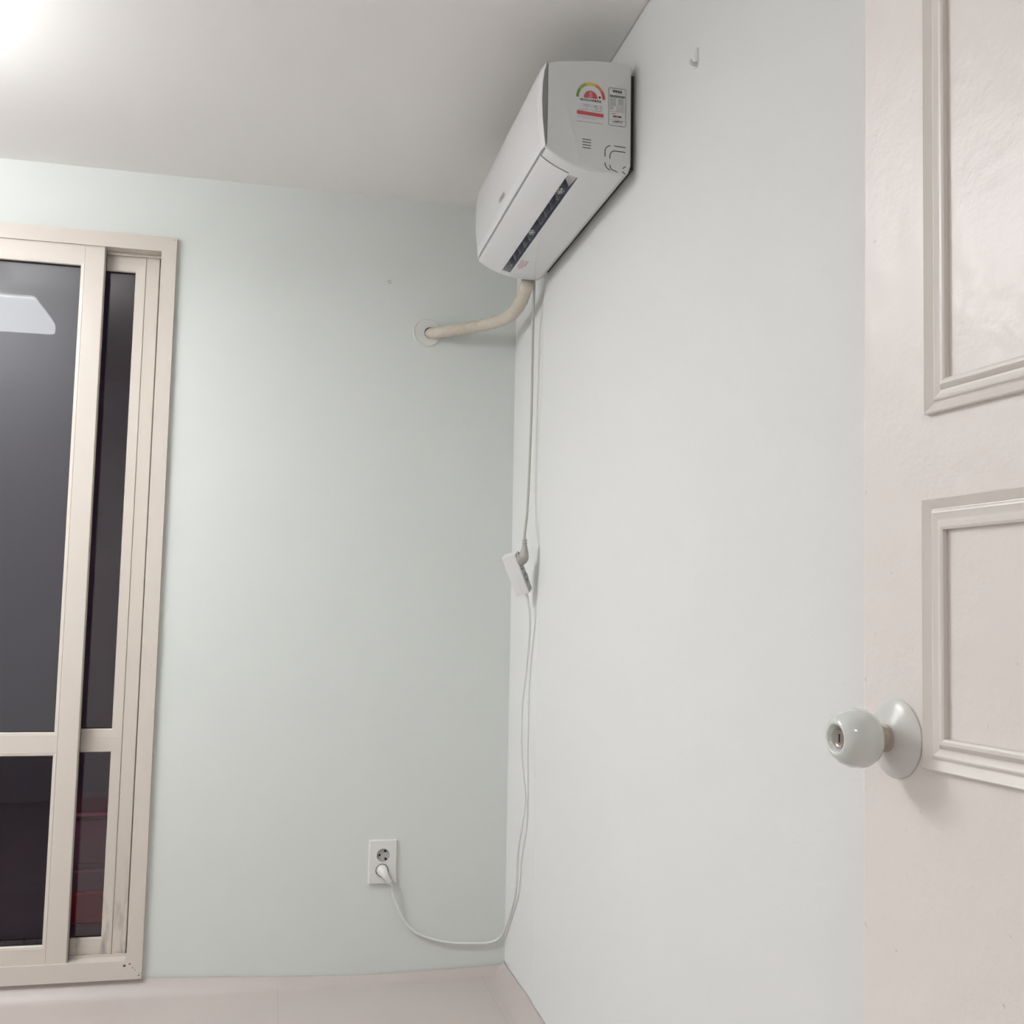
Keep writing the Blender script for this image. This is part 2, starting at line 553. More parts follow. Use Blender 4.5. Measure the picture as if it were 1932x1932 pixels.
def sash(x0, x1, z0, z1, y0, y1, sl, sr, gz, bw, step, mp, glass_u, glass_l, gy):
    """sl / sr stile widths, gz = (bottom rail top, mid rail bottom, mid rail top, top rail bottom), bw bead width"""
    sh = empty('sash', ((x0 + x1) / 2, (y0 + y1) / 2, z0), parent=win)
    b_, mb, mt, t_ = gz
    bm = nb(); box(bm, x0, x0 + sl - bw, y0, y1, z0, z1); obj('stile', bm, mp, sh, bevel=0.0004)
    xr = x1 - sr + bw
    if step:
        bm = nb(); box(bm, xr, xr + 0.004, y0 - 0.004, y1, z0, z1); box(bm, xr + 0.004, x1, y0 - 0.0015, y1, z0, z1)
    else:
        bm = nb(); box(bm, xr, x1, y0, y1, z0, z1)
    obj('stile', bm, mp, sh, bevel=0.0018)
    gl, gr = x0 + sl, x1 - sr
    for a, c in ((z0, b_ - bw), (mb + bw, mt - bw), (t_ + bw, z1)):
        bm = nb(); box(bm, x0 + sl - bw, xr, y0, y1, a, c); obj('rail', bm, mp, sh)
    for (za, zb, gm) in ((b_, mb, glass_l), (mt, t_, glass_u)):
        rect = (gl - bw, za - bw, gr + bw, zb + bw)
        prof = [(0.0, 0.0), (0.0, 0.0104), (0.0004, 0.0107), (bw - 0.002, 0.0094), (bw, 0.0075), (bw, 0.0)]
        for bm in mitred_ring(*rect, prof, lambda x, z, h: (x, y0 + 0.0105 - h, z)):
            obj('glazing_bead', bm, mp, sh)
        prof = [(bw, 0.0), (bw, 0.0035), (bw + 0.0018, 0.003), (bw + 0.0018, 0.0)]
        for bm in mitred_ring(*rect, prof, lambda x, z, h: (x, gy - h, z)):
            obj('gasket', bm, M['gasket'], sh)
        bm = nb()
        if gm is M['glass_frost']:
            box(bm, gl - 0.008, gr + 0.008, gy, gy + 0.005, za - 0.008, zb + 0.008)
        else:
            x_a, x_b, z_a, z_b = gl - 0.008, gr + 0.008, za - 0.008, zb + 0.008
            bm.faces.new([bm.verts.new(p) for p in ((x_a, gy, z_a), (x_b, gy, z_a), (x_b, gy, z_b), (x_a, gy, z_b))])
        obj('glass_pane', bm, gm, sh)
    return sh
# front sash slid left, rear sash behind it
sash(-2.095, -1.2225, 0.061, 2.0655, -0.009, 0.024, 0.064, 0.064, (0.1135, 0.6185, 0.6825, 2.0045), 0.010, False, M['pvc'], M['glass_frost'], M['glass_dark'], 0.008)
sash(-1.955, -1.0760, 0.050, 2.0750, 0.040, 0.070, 0.067, 0.067, (0.1140, 0.6210, 0.6860, 2.0110), 0.0255, True, M['pvc_dirty'], M['glass_clear'], M['glass_clear'], 0.056)
# black pile seal on the edge of the front sash
bm = nb(); box(bm, -1.2225, -1.2215, 0.0195, 0.0235, 0.064, 2.063); obj('pile_seal', bm, M['gasket'], win)

# balcony outside
bm = nb()
box(bm, -3.6, 0.4, 0.16, 1.5, -0.12, -0.05)
tag(obj('floor_balcony', bm, M['balcony']), kind='structure')
bm = nb()
box(bm, -3.6, 0.4, 1.4, 1.5, -0.05, 2.6)
box(bm, 0.3, 0.4, 0.16, 1.4, -0.05, 2.4)
box(bm, -3.6, -3.5, 0.16, 1.4, -0.05, 2.4)
tag(obj('wall_balcony', bm, M['balcony']), kind='structure')

ch = empty('storage_drawers', (-1.125, 0.53, -0.05), label='low plum storage chest with red bottom drawer on the balcony behind the window', cat='storage chest')
bm = nb()
box(bm, -1.335, -0.88, 0.37, 0.72, -0.045, 0.388)
obj('body', bm, M['chest'], ch, bevel=0.006)
bm = nb(); box(bm, -1.345, -0.865, 0.345, 0.74, 0.388, 0.400); obj('top', bm, M['chest_edge'], ch, bevel=0.003)
for z0, z1, mm in ((0.245, 0.375, 'chest'), (0.162, 0.225, 'chest'), (0.068, 0.160, 'chest_red')):
    bm = nb(); box(bm, -1.325, -0.895, 0.350, 0.372, z0, z1)
    d = obj('drawer', bm, M[mm], ch, bevel=0.004)
    if mm == 'chest_red': d['label'] = 'red drawer front'
    bm = nb(); box(bm, -1.325, -0.895, 0.342, 0.356, z1 - 0.003, z1 + 0.003); obj('rim', bm, M['chest_edge'] if z1 > 0.2 and z1 < 0.3 else M[mm], d, bevel=0.001)
for x in (-1.31, -0.91):
    for y in (0.40, 0.69):
        bm = nb(); box(bm, x - 0.02, x + 0.02, y - 0.02, y + 0.02, -0.05, -0.044); obj('foot', bm, M['slot'], ch)

# ------------------------------------------------------------------ ceiling lamp (seen mirrored in the pane)
lx0, lx1, ly0, ly1 = -2.42, -1.585, -1.20, -0.845
lamp = empty('ceiling_light', ((lx0 + lx1) / 2, (ly0 + ly1) / 2, H), label='square white ceiling light, mirrored in the large upper window pane', cat='ceiling light')
bm = nb(); box(bm, lx0 + 0.15, lx1 - 0.15, ly0 + 0.12, ly1 - 0.12, H - 0.155, H); obj('base', bm, M['lamp_frame'], lamp)
bm = nb(); box(bm, lx0, lx1, ly0, ly1, H - 0.215, H - 0.165); obj('diffuser', bm, M['lamp'], lamp, bevel=0.012)
bm = nb(); box(bm, lx0 + 0.01, lx1 - 0.01, ly0 + 0.01, ly1 - 0.01, H - 0.164, H - 0.155); obj('added_uplight', bm, M['lamp_uplight'], lamp, bevel=0.002)  # unseen glowing slab, added on the lamp to brighten the ceiling

# ------------------------------------------------------------------ open door
k = 0.94
CX, CY, CZ = -0.7162, -3.1807, 1.0392
phi = 0.08865
ex, ey = CX + (-0.09638 - CX) * k, CY + (-2.15 - CY) * k
def zk(z): return CZ + (z - CZ) * k
sdir = Vector((math.sin(phi), -math.cos(phi), 0))
odir = Vector((-math.cos(phi), -math.sin(phi), 0))
lean = 0.0165
zdir = (Vector((0, 0, 1)) - odir * lean).normalized()
odir2 = (-sdir).cross(Vector((0, 0, 1)))
o3 = zdir.cross(-sdir).normalized() * -1
o3 = (-sdir).cross(zdir) * -1 if (-sdir).cross(zdir).dot(odir) < 0 else (-sdir).cross(zdir)
zc = zk(1.13)
base = Vector((ex, ey, zc)) - zdir * zc
DM = Matrix((-sdir, (zdir).cross(-sdir), zdir)).transposed().to_4x4()
DM.translation = base
ysgn = 1.0 if (zdir.cross(-sdir)).dot(odir) > 0 else -1.0
def D(s, z, h):            # point on the door: s from the free edge, height z, h out of the face
    return (-s, ysgn * h, z)
door = empty('door_1', mat=DM, kind='structure')
DW, DT = 0.80, 0.034
bm = nb()
box(bm, -DW, 0.0, *sorted((ysgn * 0.0, -ysgn * DT)), -0.012, 2.0)
dl = obj('door_leaf', bm, M['door'], door, world=False, bevel=0.0025)
MP = [(0, 0), (0, .0055), (.0012, .0064), (.0040, .0048), (.0085, .0026), (.0100, .0014), (.0112, .0016), (.0128, .0042), (.0145, .0046), (.0195, .0026),
      (.0215, .0026), (.0238, .0060), (.0260, .0074), (.0290, .0074), (.0312, .0062), (.0318, 0)]
MP = [(u * k, h * k) for u, h in MP]
def rect_s(s0, z0, s1, z1): return (-s1 * k, zk(z0), -s0 * k, zk(z1))
for (s0, z0, s1, z1) in ((.1045, 1.240, .745, 1.955), (.1005, .8945, .745, 1.1555)):
    for bm in mitred_ring(*rect_s(s0, z0, s1, z1), MP, lambda x, z, h: (x, ysgn * h, z)):
        obj('panel_moulding', bm, M['mould'], door, world=False, smooth=25)
    # slightly sunk field inside the moulding reads through a bead of paint at its foot
    fu = .0318 * k
    r = rect_s(s0, z0, s1, z1)
    bm = nb()
    box(bm, r[0] + fu, r[2] - fu, *sorted((0.0, ysgn * 0.0009)), r[1] + fu, r[3] - fu)
    obj('panel', bm, M['door'], door, world=False)
# knob
kp = Vector(D(.0545 * k, zk(.918), 0))
KM = axes(kp, (1, 0, 0), (0, 0, 1) if ysgn < 0 else (0, 0, -1))
assert abs((KM.to_3x3() @ Vector((0, 0, 1))).y - ysgn) < 1e-4
KW = DM @ KM
kn = empty('door_knob', mat=KW, parent=door)
def kl(name, prof, m, seg=48, sm=35):
    bm = nb(); lathe(bm, [(r_ * k, h_ * k) for r_, h_ in prof], Matrix.Identity(4), seg)
    return obj(name, bm, m, kn, world=False, smooth=sm)
kl('rose', [(.0395, 0), (.0400, .0018), (.0385, .0032), (.030, .0068), (.018, .0108), (.0135, .0128), (.0, .0128)], M['rose'])
kl('neck', [(.0138, .0120), (.0136, .0150), (.0118, .0160), (.0116, .0240), (.0125, .0300), (.0, .0300)], M['neck'])
kl('knob', [(.0, .0265), (.0110, .0262), (.0190, .0280), (.0252, .0330), (.0288, .0400), (.0296, .0470), (.0284, .0550), (.0252, .0630), (.0208, .0688), (.0170, .0718),
            (.0150, .0724), (.0136, .0714), (.0118, .0676), (.0104, .0640), (.0, .0640)], M['porcelain'], 64, 60)
kl('lock_cylinder', [(.0092, .0630), (.0092, .0672), (.0084, .0682), (.0070, .0672), (.0, .0672)], M['steel'], 32)
bm = nb(); box(bm, -.0009 * k, .0009 * k, -.0042 * k, .0042 * k, .0670 * k, .0675 * k); obj('keyhole', bm, M['dark'], kn, world=False)
# edge latch
bm = nb(); box(bm, -0.001, 0.0012, *sorted((-ysgn * .006, -ysgn * .028)), zk(.86), zk(.975)); obj('latch_plate', bm, M['steel'], door, world=False)

# ------------------------------------------------------------------ air conditioner
ac = empty('air_conditioner', (-0.1, -0.756, 1.953), label='white wall air conditioner mounted high on right wall, below the ceiling', cat='air conditioner')
Y0, Y1 = -1.127, -0.386            # near and far ends
LOW = [(-.0125, 1.9760), (-.0180, 1.9600), (-.0300, 1.9525), (-.0700, 1.9530), (-.1000, 1.9550), (-.1150, 1.9579)]
SLOT_A = (-.1150, 1.9579)
SLOT_B = (-.1370, 1.9635)
FLAP = [(-.1370, 1.9635), (-.1450, 1.9662), (-.1650, 1.9745), (-.1810, 1.9830), (-.1950, 1.9920), (-.1975, 1.9950)]
FRONT = [(-.1985, 1.9990), (-.1995, 2.06), (-.1995, 2.12), (-.1985, 2.170)]
TOP = [(-.1960, 2.1795), (-.1700, 2.1875), (-.1430, 2.1915), (-.0900, 2.1980), (-.0500, 2.2000), (-.0215, 2.2000), (-.0148, 2.1970), (-.0125, 2.1900)]
SY0, SY1 = -1.081, -0.420          # slot ends
FY0, FY1 = -1.088, -0.396          # flap ends
bm = nb()
OUT = LOW + FLAP + FRONT + TOP
def ringv(y):
    return [bm.verts.new((p[0], y, p[1])) for p in OUT]
R = [ringv(Y0), ringv(FY0), ringv(SY0), ringv(SY1), ringv(FY1), ringv(Y1)]
n = len(OUT)
iA, iB = 5, 6                      # indexes of slot edges
flap_last = 6 + len(FLAP) - 1
for q in range(5):
    for i in range(n):
        j = (i + 1) % n
        if i == iA and q == 2: continue                    # the outlet slot
        bm.faces.new((R[q][i], R[q][j], R[q + 1][j], R[q + 1][i]))
# far cap
bm.faces.new(R[5])
# near cap
bm.faces.new(R[0])
body = obj('body', bm, M['plastic'], ac, smooth=28)
md = body.modifiers.new('bevel', 'BEVEL'); md.width = 0.0035; md.segments = 3; md.limit_method = 'ANGLE'; md.angle_limit = math.radians(55)

bm = nb(); box(bm, -0.013, 0.0, Y0 + 0.022, Y1 - 0.008, 1.977, 2.186); obj('mount_plate', bm, M['plate'], ac)

# outlet duct behind the slot, with pale end walls
def slot_trough():
    bm = nb()
    A0, B0 = Vector((SLOT_A[0], 0, SLOT_A[1])), Vector((SLOT_B[0], 0, SLOT_B[1]))
    nrm = Vector((-(B0 - A0).z, 0, (B0 - A0).x)).normalized()
    if nrm.z < 0: nrm = -nrm
    A1, B1 = A0 + nrm * 0.042 + Vector((0.010, 0, 0)), B0 + nrm * 0.042 + Vector((-0.004, 0, 0))
    V = []
    for y in (SY0, SY1):
        V.append([bm.verts.new((p.x, y, p.z)) for p in (A0, A1, B1, B0)])
    for i in range(3):
        bm.faces.new((V[0][i], V[0][i + 1], V[1][i + 1], V[1][i]))
    o = obj('outlet_duct', bm, M['duct'], ac)
    for y in (SY0, SY1):
        bm = nb()
        t = 0.0015 if y == SY0 else -0.0015
        prism(bm, [(p.x, p.z) for p in (A0, A1, B1, B0)], y, y + t, 1)
        obj('duct_end', bm, M['plastic'], o)
    # pale ramp closing the near end of the duct
    bm = nb()
    q = [(A0 + nrm * 0.002, SY0), (B0 + nrm * 0.002, SY0), (B0 + nrm * 0.010, SY0 + 0.035), (A0 + nrm * 0.014, SY0 + 0.085)]
    lo = [bm.verts.new((p.x, y, p.z)) for p, y in q]
    hi = [bm.verts.new((p.x + nrm.x * 0.0015, y, p.z + nrm.z * 0.0015)) for p, y in q]
    bm.faces.new(lo); bm.faces.new(hi[::-1])
    for i in range(4): bm.faces.new((lo[i], lo[(i + 1) % 4], hi[(i + 1) % 4], hi[i]))
    obj('duct_ramp', bm, M['duct_pale'], o)
    return A0, B0, nrm
A0, B0, nrm = slot_trough()
# row of upright vanes: tongue-shaped blades, two of them on pivots
e1 = (B0 - A0).normalized()
def vane(y, tilt, pivot):
    bm = nb()
    w0 = (B0 - A0).length
    pts = [(0.94, 0.050), (0.94, 0.012), (0.90, 0.004), (0.78, -0.001), (0.62, 0.000), (0.46, 0.006), (0.10, 0.024), (0.02, 0.05)]
    P = []
    for a, d in pts:
        p = A0 + e1 * (w0 * (1 - a)) + nrm * (d + 0.0045)
        P.append(p)
    th = 0.0015
    A = [bm.verts.new((p.x, y + tilt * (p - A0).dot(nrm) - th, p.z)) for p in P]
    B = [bm.verts.new((p.x, y + tilt * (p - A0).dot(nrm) + th, p.z)) for p in P]
    for i in range(len(P)):
        j = (i + 1) % len(P)
        bm.faces.new((A[i], A[j], B[j], B[i]))
    bm.faces.new(A[::-1]); bm.faces.new(B)
    v = obj('vane', bm, M['vane'], ac, bevel=0.0006)
    if pivot:
        bm = nb()
        c = A0 + e1 * (w0 * 0.52) + nrm * 0.010
        for dy, rr in ((0.012, 0.0062), (0.026, 0.0050)):
            ring = [(c.x + rr * math.cos(t) * e1.x, y + dy + 1.3 * rr * math.sin(t), c.z + rr * math.cos(t) * e1.z) for t in [2 * pi * i / 14 for i in range(15)]]
            sweep(bm, ring, 0.0014, 6, caps=False)
        sweep(bm, [(c.x, y, c.z), (c.x, y + 0.034, c.z)], 0.0016, 6)
        obj('pivot', bm, M['vane'], v, smooth=50)
yv = SY0 + 0.090
for i in range(11):
    vane(yv, 0.35, i in (0, 5))
    yv += 0.052 if i != 4 else 0.060

# closed louver flap, a curved plate just proud of the body
bm = nb()
def offs(path, d):
    out = []
    for i, p in enumerate(path):
        a = Vector(path[max(i - 1, 0)]); c = Vector(path[min(i + 1, len(path) - 1)])
        t = (c - a).normalized(); nn = Vector((-t.y, t.x))
        if nn.y > 0: nn = -nn
        out.append((p[0] + nn.x * d, p[1] + nn.y * d))
    return out
FP = cr(FLAP, 3)
prism(bm, offs(FP, 0.0022) + FP[::-1], FY0, FY1, 1)
obj('louver_flap', bm, M['panel'], ac, smooth=35, bevel=0.0005)
# shadow joint at the near end of the flap and over it
bm = nb(); prism(bm, offs(FP, 0.0004) + FP[::-1], FY0 - 0.0010, FY0, 1); obj('joint', bm, M['plate'], ac)
bm = nb(); prism(bm, [(-.1994, 1.9944), (-.2004, 1.9958), (-.1970, 1.9990), (-.1960, 1.9960)], Y0 + 0.006, Y1 - 0.003, 1); obj('joint', bm, M['silver'], ac)

# front panel with rounded ends, silver side strip
PZ = [(1.9985, -.2020), (2.003, -.2060), (2.02, -.2085), (2.06, -.2125), (2.10, -.2140), (2.135, -.2130), (2.160, -.2100), (2.174, -.2060), (2.1805, -.2005)]
bm = nb()
cols = []
for y, inset in ((Y0 + 0.0002, 0.0065), (Y0 + 0.006, 0.0028), (Y0 + 0.020, 0.0), (-0.756, -0.001), (Y1 - 0.045, 0.0), (Y1 - 0.015, 0.0035), (Y1 - 0.002, 0.0080)):
    cols.append([bm.verts.new((min(x + inset, -.1995), y, z)) for z, x in PZ])
for a, c in zip(cols[:-1], cols[1:]):
    for i in range(len(PZ) - 1):
        bm.faces.new((a[i], a[i + 1], c[i + 1], c[i]))
bk = [[bm.verts.new((-.1985, y, z)) for z in (PZ[0][0], PZ[-1][0])] for y in (Y0 + 0.0002, Y1 - 0.002)]
bm.faces.new(cols[0][::-1] + [bk[0][0], bk[0][1]])
bm.faces.new(cols[-1] + [bk[1][1], bk[1][0]])
bm.faces.new([c[-1] for c in cols] + [bk[1][1], bk[0][1]])
bm.faces.new([c[0] for c in cols][::-1] + [bk[0][0], bk[1][0]])
fp = obj('front_panel', bm, M['panel'], ac, smooth=40)
bm = nb()
prof = [(min(x + 0.0068, -.1990), z) for z, x in PZ]
poly = prof + [(-.1972, 2.1800), (-.1966, 2.12), (-.1966, 2.06), (-.1978, 2.001)]
prism(bm, poly, Y0 - 0.0012, Y0 + 0.0015, 1)
obj('side_strip', bm, M['silver'], ac, bevel=0.0004)
bm = nb(); prism(bm, [(-.1967, 2.004), (-.1960, 2.004), (-.1952, 2.06), (-.1952, 2.12), (-.1955, 2.176), (-.1964, 2.178), (-.1960, 2.12), (-.1960, 2.06)], Y0 - 0.0004, Y0 + 0.001, 1); obj('joint', bm, M['plate'], ac)
# maker's name on the panel
bm = text_bm('WINIA', 0.020, axes((-.2128, -0.752, 2.0305), (0, -1, 0), (0, 0, 1)), width=0.060, bold=0.0004)
bm.transform(Matrix.Translation((0.0001, 0, 0)))
for v in bm.verts:
    z = v.co.z
    for (za, xa), (zb, xb) in zip(PZ[:-1], PZ[1:]):
        if za <= z <= zb: v.co.x = xa + (xb - xa) * (z - za) / (zb - za) - 0.0013
obj('logo', bm, M['logo'], ac)
# faint joint on the underside and faded warning print
bm = nb()
sweep(bm, cr([(-.0975, -.700, 1.9545), (-.0955, -.655, 1.9540), (-.0840, -.601, 1.9530), (-.0680, -.519, 1.9522), (-.0500, -.440, 1.9518), (-.0370, -.388, 1.9515)], 6), 0.0007, 6)
obj('underside_joint', bm, M['plastic'], ac, smooth=60)
bm = nb()
for r0, L in ((0, .030), (1, .048), (2, .040), (3, .022)):
    x = -.108 + 0.0052 * r0
    y = -.534
    while y < -.534 + L + 0.018:
        l_ = random.uniform(0.004, 0.010)
        z = 1.9555 - (x + .1) * 0.02 - 0.0012 + 0.0008
        zz = 1.9550 + (-(x + .100)) * 0.19 if x < -.1 else 1.9550 + (-(x + .1)) * 0.067
        box(bm, x, x + 0.0026, y, y + l_, zz - 0.0008, zz + 0.0002)
        y += l_ + 0.0025
obj('warning_print', bm, M['pink_ink'], ac)

# end-cap details on the plane y = Y0
YE = Y0 - 0.0003
def quad(bm, x0, x1, z0, z1, y=YE):
    bm.faces.new([bm.verts.new(p) for p in ((x0, y, z0), (x1, y, z0), (x1, y, z1), (x0, y, z1))])
def stroke(bm, pts, wdt, y=YE - 0.0002):
    n_ = len(pts)
    L = []
    for i, p in enumerate(pts):
        a = Vector(pts[max(i - 1, 0)]); c = Vector(pts[min(i + 1, n_ - 1)])
        t = (c - a).normalized(); nn = Vector((-t.y, t.x)) * wdt / 2
        L.append((bm.verts.new((p[0] + nn.x, y, p[1] + nn.y)), bm.verts.new((p[0] - nn.x, y, p[1] - nn.y))))
    for a, c in zip(L[:-1], L[1:]):
        bm.faces.new((a[0], a[1], c[1], c[0]))
def solid(bm, d=0.0004):
    bmesh.ops.solidify(bm, geom=bm.faces[:], thickness=d)
    return bm
for i in range(4):
    z = 2.0225 - i * 0.0060
    bm = nb(); stroke(bm, [(-.1195, z), (-.1005, z - 0.0006)], 0.0017); obj('vent_slot', bm, M['slot'], ac)
# knock-out outlines by the wall
def arc(cx, cz, rx, rz, a0, a1, n_=8):
    return [(cx + rx * math.cos(math.radians(a0 + (a1 - a0) * i / n_)), cz + rz * math.sin(math.radians(a0 + (a1 - a0) * i / n_))) for i in range(n_ + 1)]
KO = [arc(-.0570, 2.0010, .0128, .0140, 95, 180) + [(-.0698, 1.9900)],
      [(-.0500, 2.0152), (-.0245, 2.0145)],
      [(-.0590, 1.9865)] + arc(-.0480, 1.9925, .0110, .0120, 180, 92) + [(-.0250, 2.0040)],
      arc(-.0560, 1.9770, .0140, .0150, 180, 262),
      [(-.0590, 1.9735)] + arc(-.0480, 1.9710, .0105, .0095, 190, 240, 4) + [(-.0420, 1.9590)],
      arc(-.0235, 1.9650, .0070, .0075, 160, 95, 4),
      arc(-.0235, 1.9630, .0070, .0062, 185, 265, 4)]
for s_ in KO:
    bm = nb(); stroke(bm, s_, 0.0017); obj('knockout_line', bm, M['slot'], ac)
# pale crease line of the end cap
bm = nb()
sweep(bm, cr([(-.158, Y0 - 0.0001, 2.105), (-.1475, Y0 - 0.0001, 2.067), (-.134, Y0 + 0.0001, 2.015), (-.1235, Y0 + 0.0002, 1.972)], 5), [0.0002 + 0.0011 * min(1, i / 9) for i in range(16)], 6)
obj('crease', bm, M['plastic'], ac, smooth=60)

# energy label: all flat print on a clear sticker
el = None
bm = nb(); quad(bm, -.1345, -.0690, 2.0540, 2.1530, YE + 0.0001)
el = obj('energy_label', solid(bm, 0.00015), M['plastic'], ac)
el['label'] = 'energy rating label with coloured arc'
def flat(name, bm, m, parent, y=YE - 0.0003):
    for v in bm.verts: v.co.y = y
    return obj(name, bm, m, parent)
ac_x, ac_z = -.1025, 2.1130
def ring_seg(a0, a1, r0, r1):
    bm = nb()
    n_ = 8
    V = []
    for i in range(n_ + 1):
        a = math.radians(a0 + (a1 - a0) * i / n_)
        V.append([bm.verts.new((ac_x + r * math.cos(a) * 1.0, YE, ac_z + r * math.sin(a) * 1.10)) for r in (r0, r1)])
    for p, q in zip(V[:-1], V[1:]): bm.faces.new((p[0], p[1], q[1], q[0]))
    return bm
for a0, a1, mm in ((180, 148, 'green'), (148, 111, 'lime'), (111, 67, 'yellow'), (67, 34, 'orange'), (34, 0, 'red')):
    flat('arc_segment', ring_seg(a0, a1, .0258, .0318), M[mm], el)
bm = nb()
V = [bm.verts.new((ac_x + .0152 * math.cos(math.radians(a)), YE, ac_z + .0165 * math.sin(math.radians(a)))) for a in range(0, 181, 10)]
bm.faces.new(V)
flat('grade_field', bm, M['red'], el)
def T(s, size, x, z, wdt=None, bold=0.0):
    return text_bm(s, size, axes((x, YE, z), (1, 0, 0), (0, 0, 1)), width=wdt, bold=bold)
flat('grade_number', T('5', 0.0160, ac_x, ac_z + .0064, bold=0.00055), M['sticker'], el, YE - 0.0005)
flat('grade_number', T('5', 0.0160, ac_x, ac_z + .0064, bold=-0.0002), M['maroon'], el, YE - 0.0007)
bm = nb()
bm.faces.new([bm.verts.new(p) for p in ((ac_x + .0172, YE, ac_z + .0070), (ac_x + .0235, YE, ac_z + .0050), (ac_x + .0188, YE, ac_z + .0004))])
flat('pointer', bm, M['ink'], el)
flat('lettering', T('에너지소비효율등급', 0.0060, ac_x, ac_z - .0052, 0.0460, 0.00012), M['ink'], el)
# thin rules and small print of the table
bm = nb()
for z, a, c in ((2.0995, -.1215, -.0760), (2.0945, -.1215, -.0760), (2.0885, -.1215, -.0760)):
    stroke(bm, [(a, z), (c, z - 0.0012)], 0.00045)
flat('table_rules', bm, M['ink_soft'], el)
def dashes(bm, x0, x1, z, h_, dx=0.0026, gap=0.0008):
    x = x0
    while x < x1:
        l_ = min(random.uniform(0.5, 1.3) * dx, x1 - x)
        quad(bm, x, x + l_, z - h_ / 2, z + h_ / 2)
        x += l_ + gap
bm = nb()
for a in ((-.1185, -.1035, 2.0970, .0014), (-.0955, -.0870, 2.0965, .0022), (-.0825, -.0762, 2.0962, .0014), (-.1115, -.1085, 2.0915, .0012), (-.0925, -.0870, 2.0912, .0020), (-.0820, -.0762, 2.0910, .0012),
          (-.1295, -.1100, 2.0862, .0009), (-.1000, -.0765, 2.0858, .0009), (-.1320, -.0735, 2.0712, .0008), (-.1180, -.0885, 2.0682, .0008)):
    dashes(bm, *a)
flat('small_print', bm, M['ink_soft'], el)
bm = nb(); dashes(bm, -.1320, -.0745, 2.0602, .0012, 0.0036, 0.0006); flat('small_print', bm, M['ink_soft'], el)
bm = nb(); bm.faces.new([bm.verts.new(p) for p in ((-.1322, YE, 2.0758), (-.0738, YE, 2.0740), (-.0738, YE, 2.0818), (-.1322, YE, 2.0838))]); flat('red_band', bm, M['red'], el)

# rating plate by the wall
def rrect(x0, x1, z0, z1, r, n_=4):
    P = []
    for cx, cz, a in ((x1 - r, z1 - r, 0), (x0 + r, z1 - r, 90), (x0 + r, z0 + r, 180), (x1 - r, z0 + r, 270)):
        for i in range(n_ + 1):
            t = math.radians(a + 90 * i / n_)
            P.append((cx + r * math.cos(t), cz + r * math.sin(t)))
    return P
px0, px1, pz0, pz1 = -.0632, -.0248, 2.0592, 2.1420
bm = nb(); bm.faces.new([bm.verts.new((x, YE, z)) for x, z in rrect(px0, px1, pz0, pz1, .003)])
rp = obj('rating_plate', solid(bm, 0.00015), M['sticker'], ac)
rp['label'] = 'white rating plate with black rim'
bm = nb()
P = rrect(px0 + .0004, px1 - .0004, pz0 + .0004, pz1 - .0004, .003)
stroke(bm, P + [P[0]], 0.0008)
flat('rim_line', bm, M['ink'], rp)
pcx = (px0 + px1) / 2
flat('lettering', T('WINIA', 0.0080, pcx, 2.1345, 0.0225, 0.0004), M['ink'], rp)
bm = nb(); dashes(bm, -.0475, -.0320, 2.1293, .0008, 0.0016, 0.0004); flat('small_print', bm, M['ink_soft'], rp)
bm = nb(); quad(bm, -.0602, -.0274, 2.1217, 2.1263); flat('title_strip', bm, M['sticker_strip'], rp)
bm = nb(); dashes(bm, -.0575, -.0300, 2.1240, .0010, 0.003, 0.0010); flat('small_print', bm, M['sticker_grey'], rp, YE - 0.0005)
bm = nb(); quad(bm, -.0602, -.0470, 2.1020, 2.1205); quad(bm, -.0420, -.0300, 2.1060, 2.1200); quad(bm, -.0602, -.0530, 2.0945, 2.1012); flat('print_block', bm, M['sticker_grey'], rp)
bm = nb()
for i in range(6): dashes(bm, -.0460, -.0278, 2.1040 - i * .0026, .0008, 0.004, 0.0005)
dashes(bm, -.0600, -.0420, 2.0905, .0010, .003, .0008)
dashes(bm, -.0565, -.0460, 2.0855, .0018, .003, .0006)
dashes(bm, -.0530, -.0410, 2.0745, .0008, .002, .0006)
dashes(bm, -.0545, -.0330, 2.0648, .0008, .002, .0005)
flat('small_print', bm, M['ink_soft'], rp)
bm = nb()
bm.faces.new([bm.verts.new((x, YE, z)) for x, z in rrect(-.0535, -.0448, 2.0782, 2.0815, .0010)])
bm.faces.new([bm.verts.new((x, YE, z)) for x, z in rrect(-.0435, -.0345, 2.0782, 2.0815, .0010)])
quad(bm, -.0450, -.0430, 2.0792, 2.0802)
flat('red_mark', bm, M['maroon'], rp)
bm = nb(); stroke(bm, [(px0 + .002, 2.0722), (px1 - .002, 2.0716)], .0004); flat('rule', bm, M['ink_soft'], rp)
flat('lettering', T('㈜대유위니아', 0.0042, pcx + .0012, 2.0685, 0.0220, 0.00015), M['ink'], rp)

# ------------------------------------------------------------------ insulated pipe and wall sleeve
pipe = empty('insulated_pipe', (-.15, -.15, 1.88), label='beige taped coolant pipe curving from air conditioner into the back wall', cat='pipe')
P = cr([(-.0535, -.378, 1.9500), (-.0543, -.350, 1.9360), (-.0551, -.322, 1.9220), (-.0575, -.240, 1.9066), (-.0720, -.152, 1.9046), (-.1164, -.088, 1.9003), (-.1834, -.055, 1.8911), (-.2364, -.030, 1.8838), (-.2640, -.008, 1.8835), (-.2750, .012, 1.8838)], 14)
rad, sq = [], []
for i, p in enumerate(P):
    base_r = 0.0190 - 0.0025 * i / len(P)
    rr = 0.0004 * math.sin(i * 1.1) + 0.0011 * (noise.noise(Vector((i * 0.33, 2.2, 0))))
    if 50 < i < 96: rr += 0.0006 * math.sin(i * 0.9 + 1)
    rad.append(base_r + rr); sq.append(1.0)
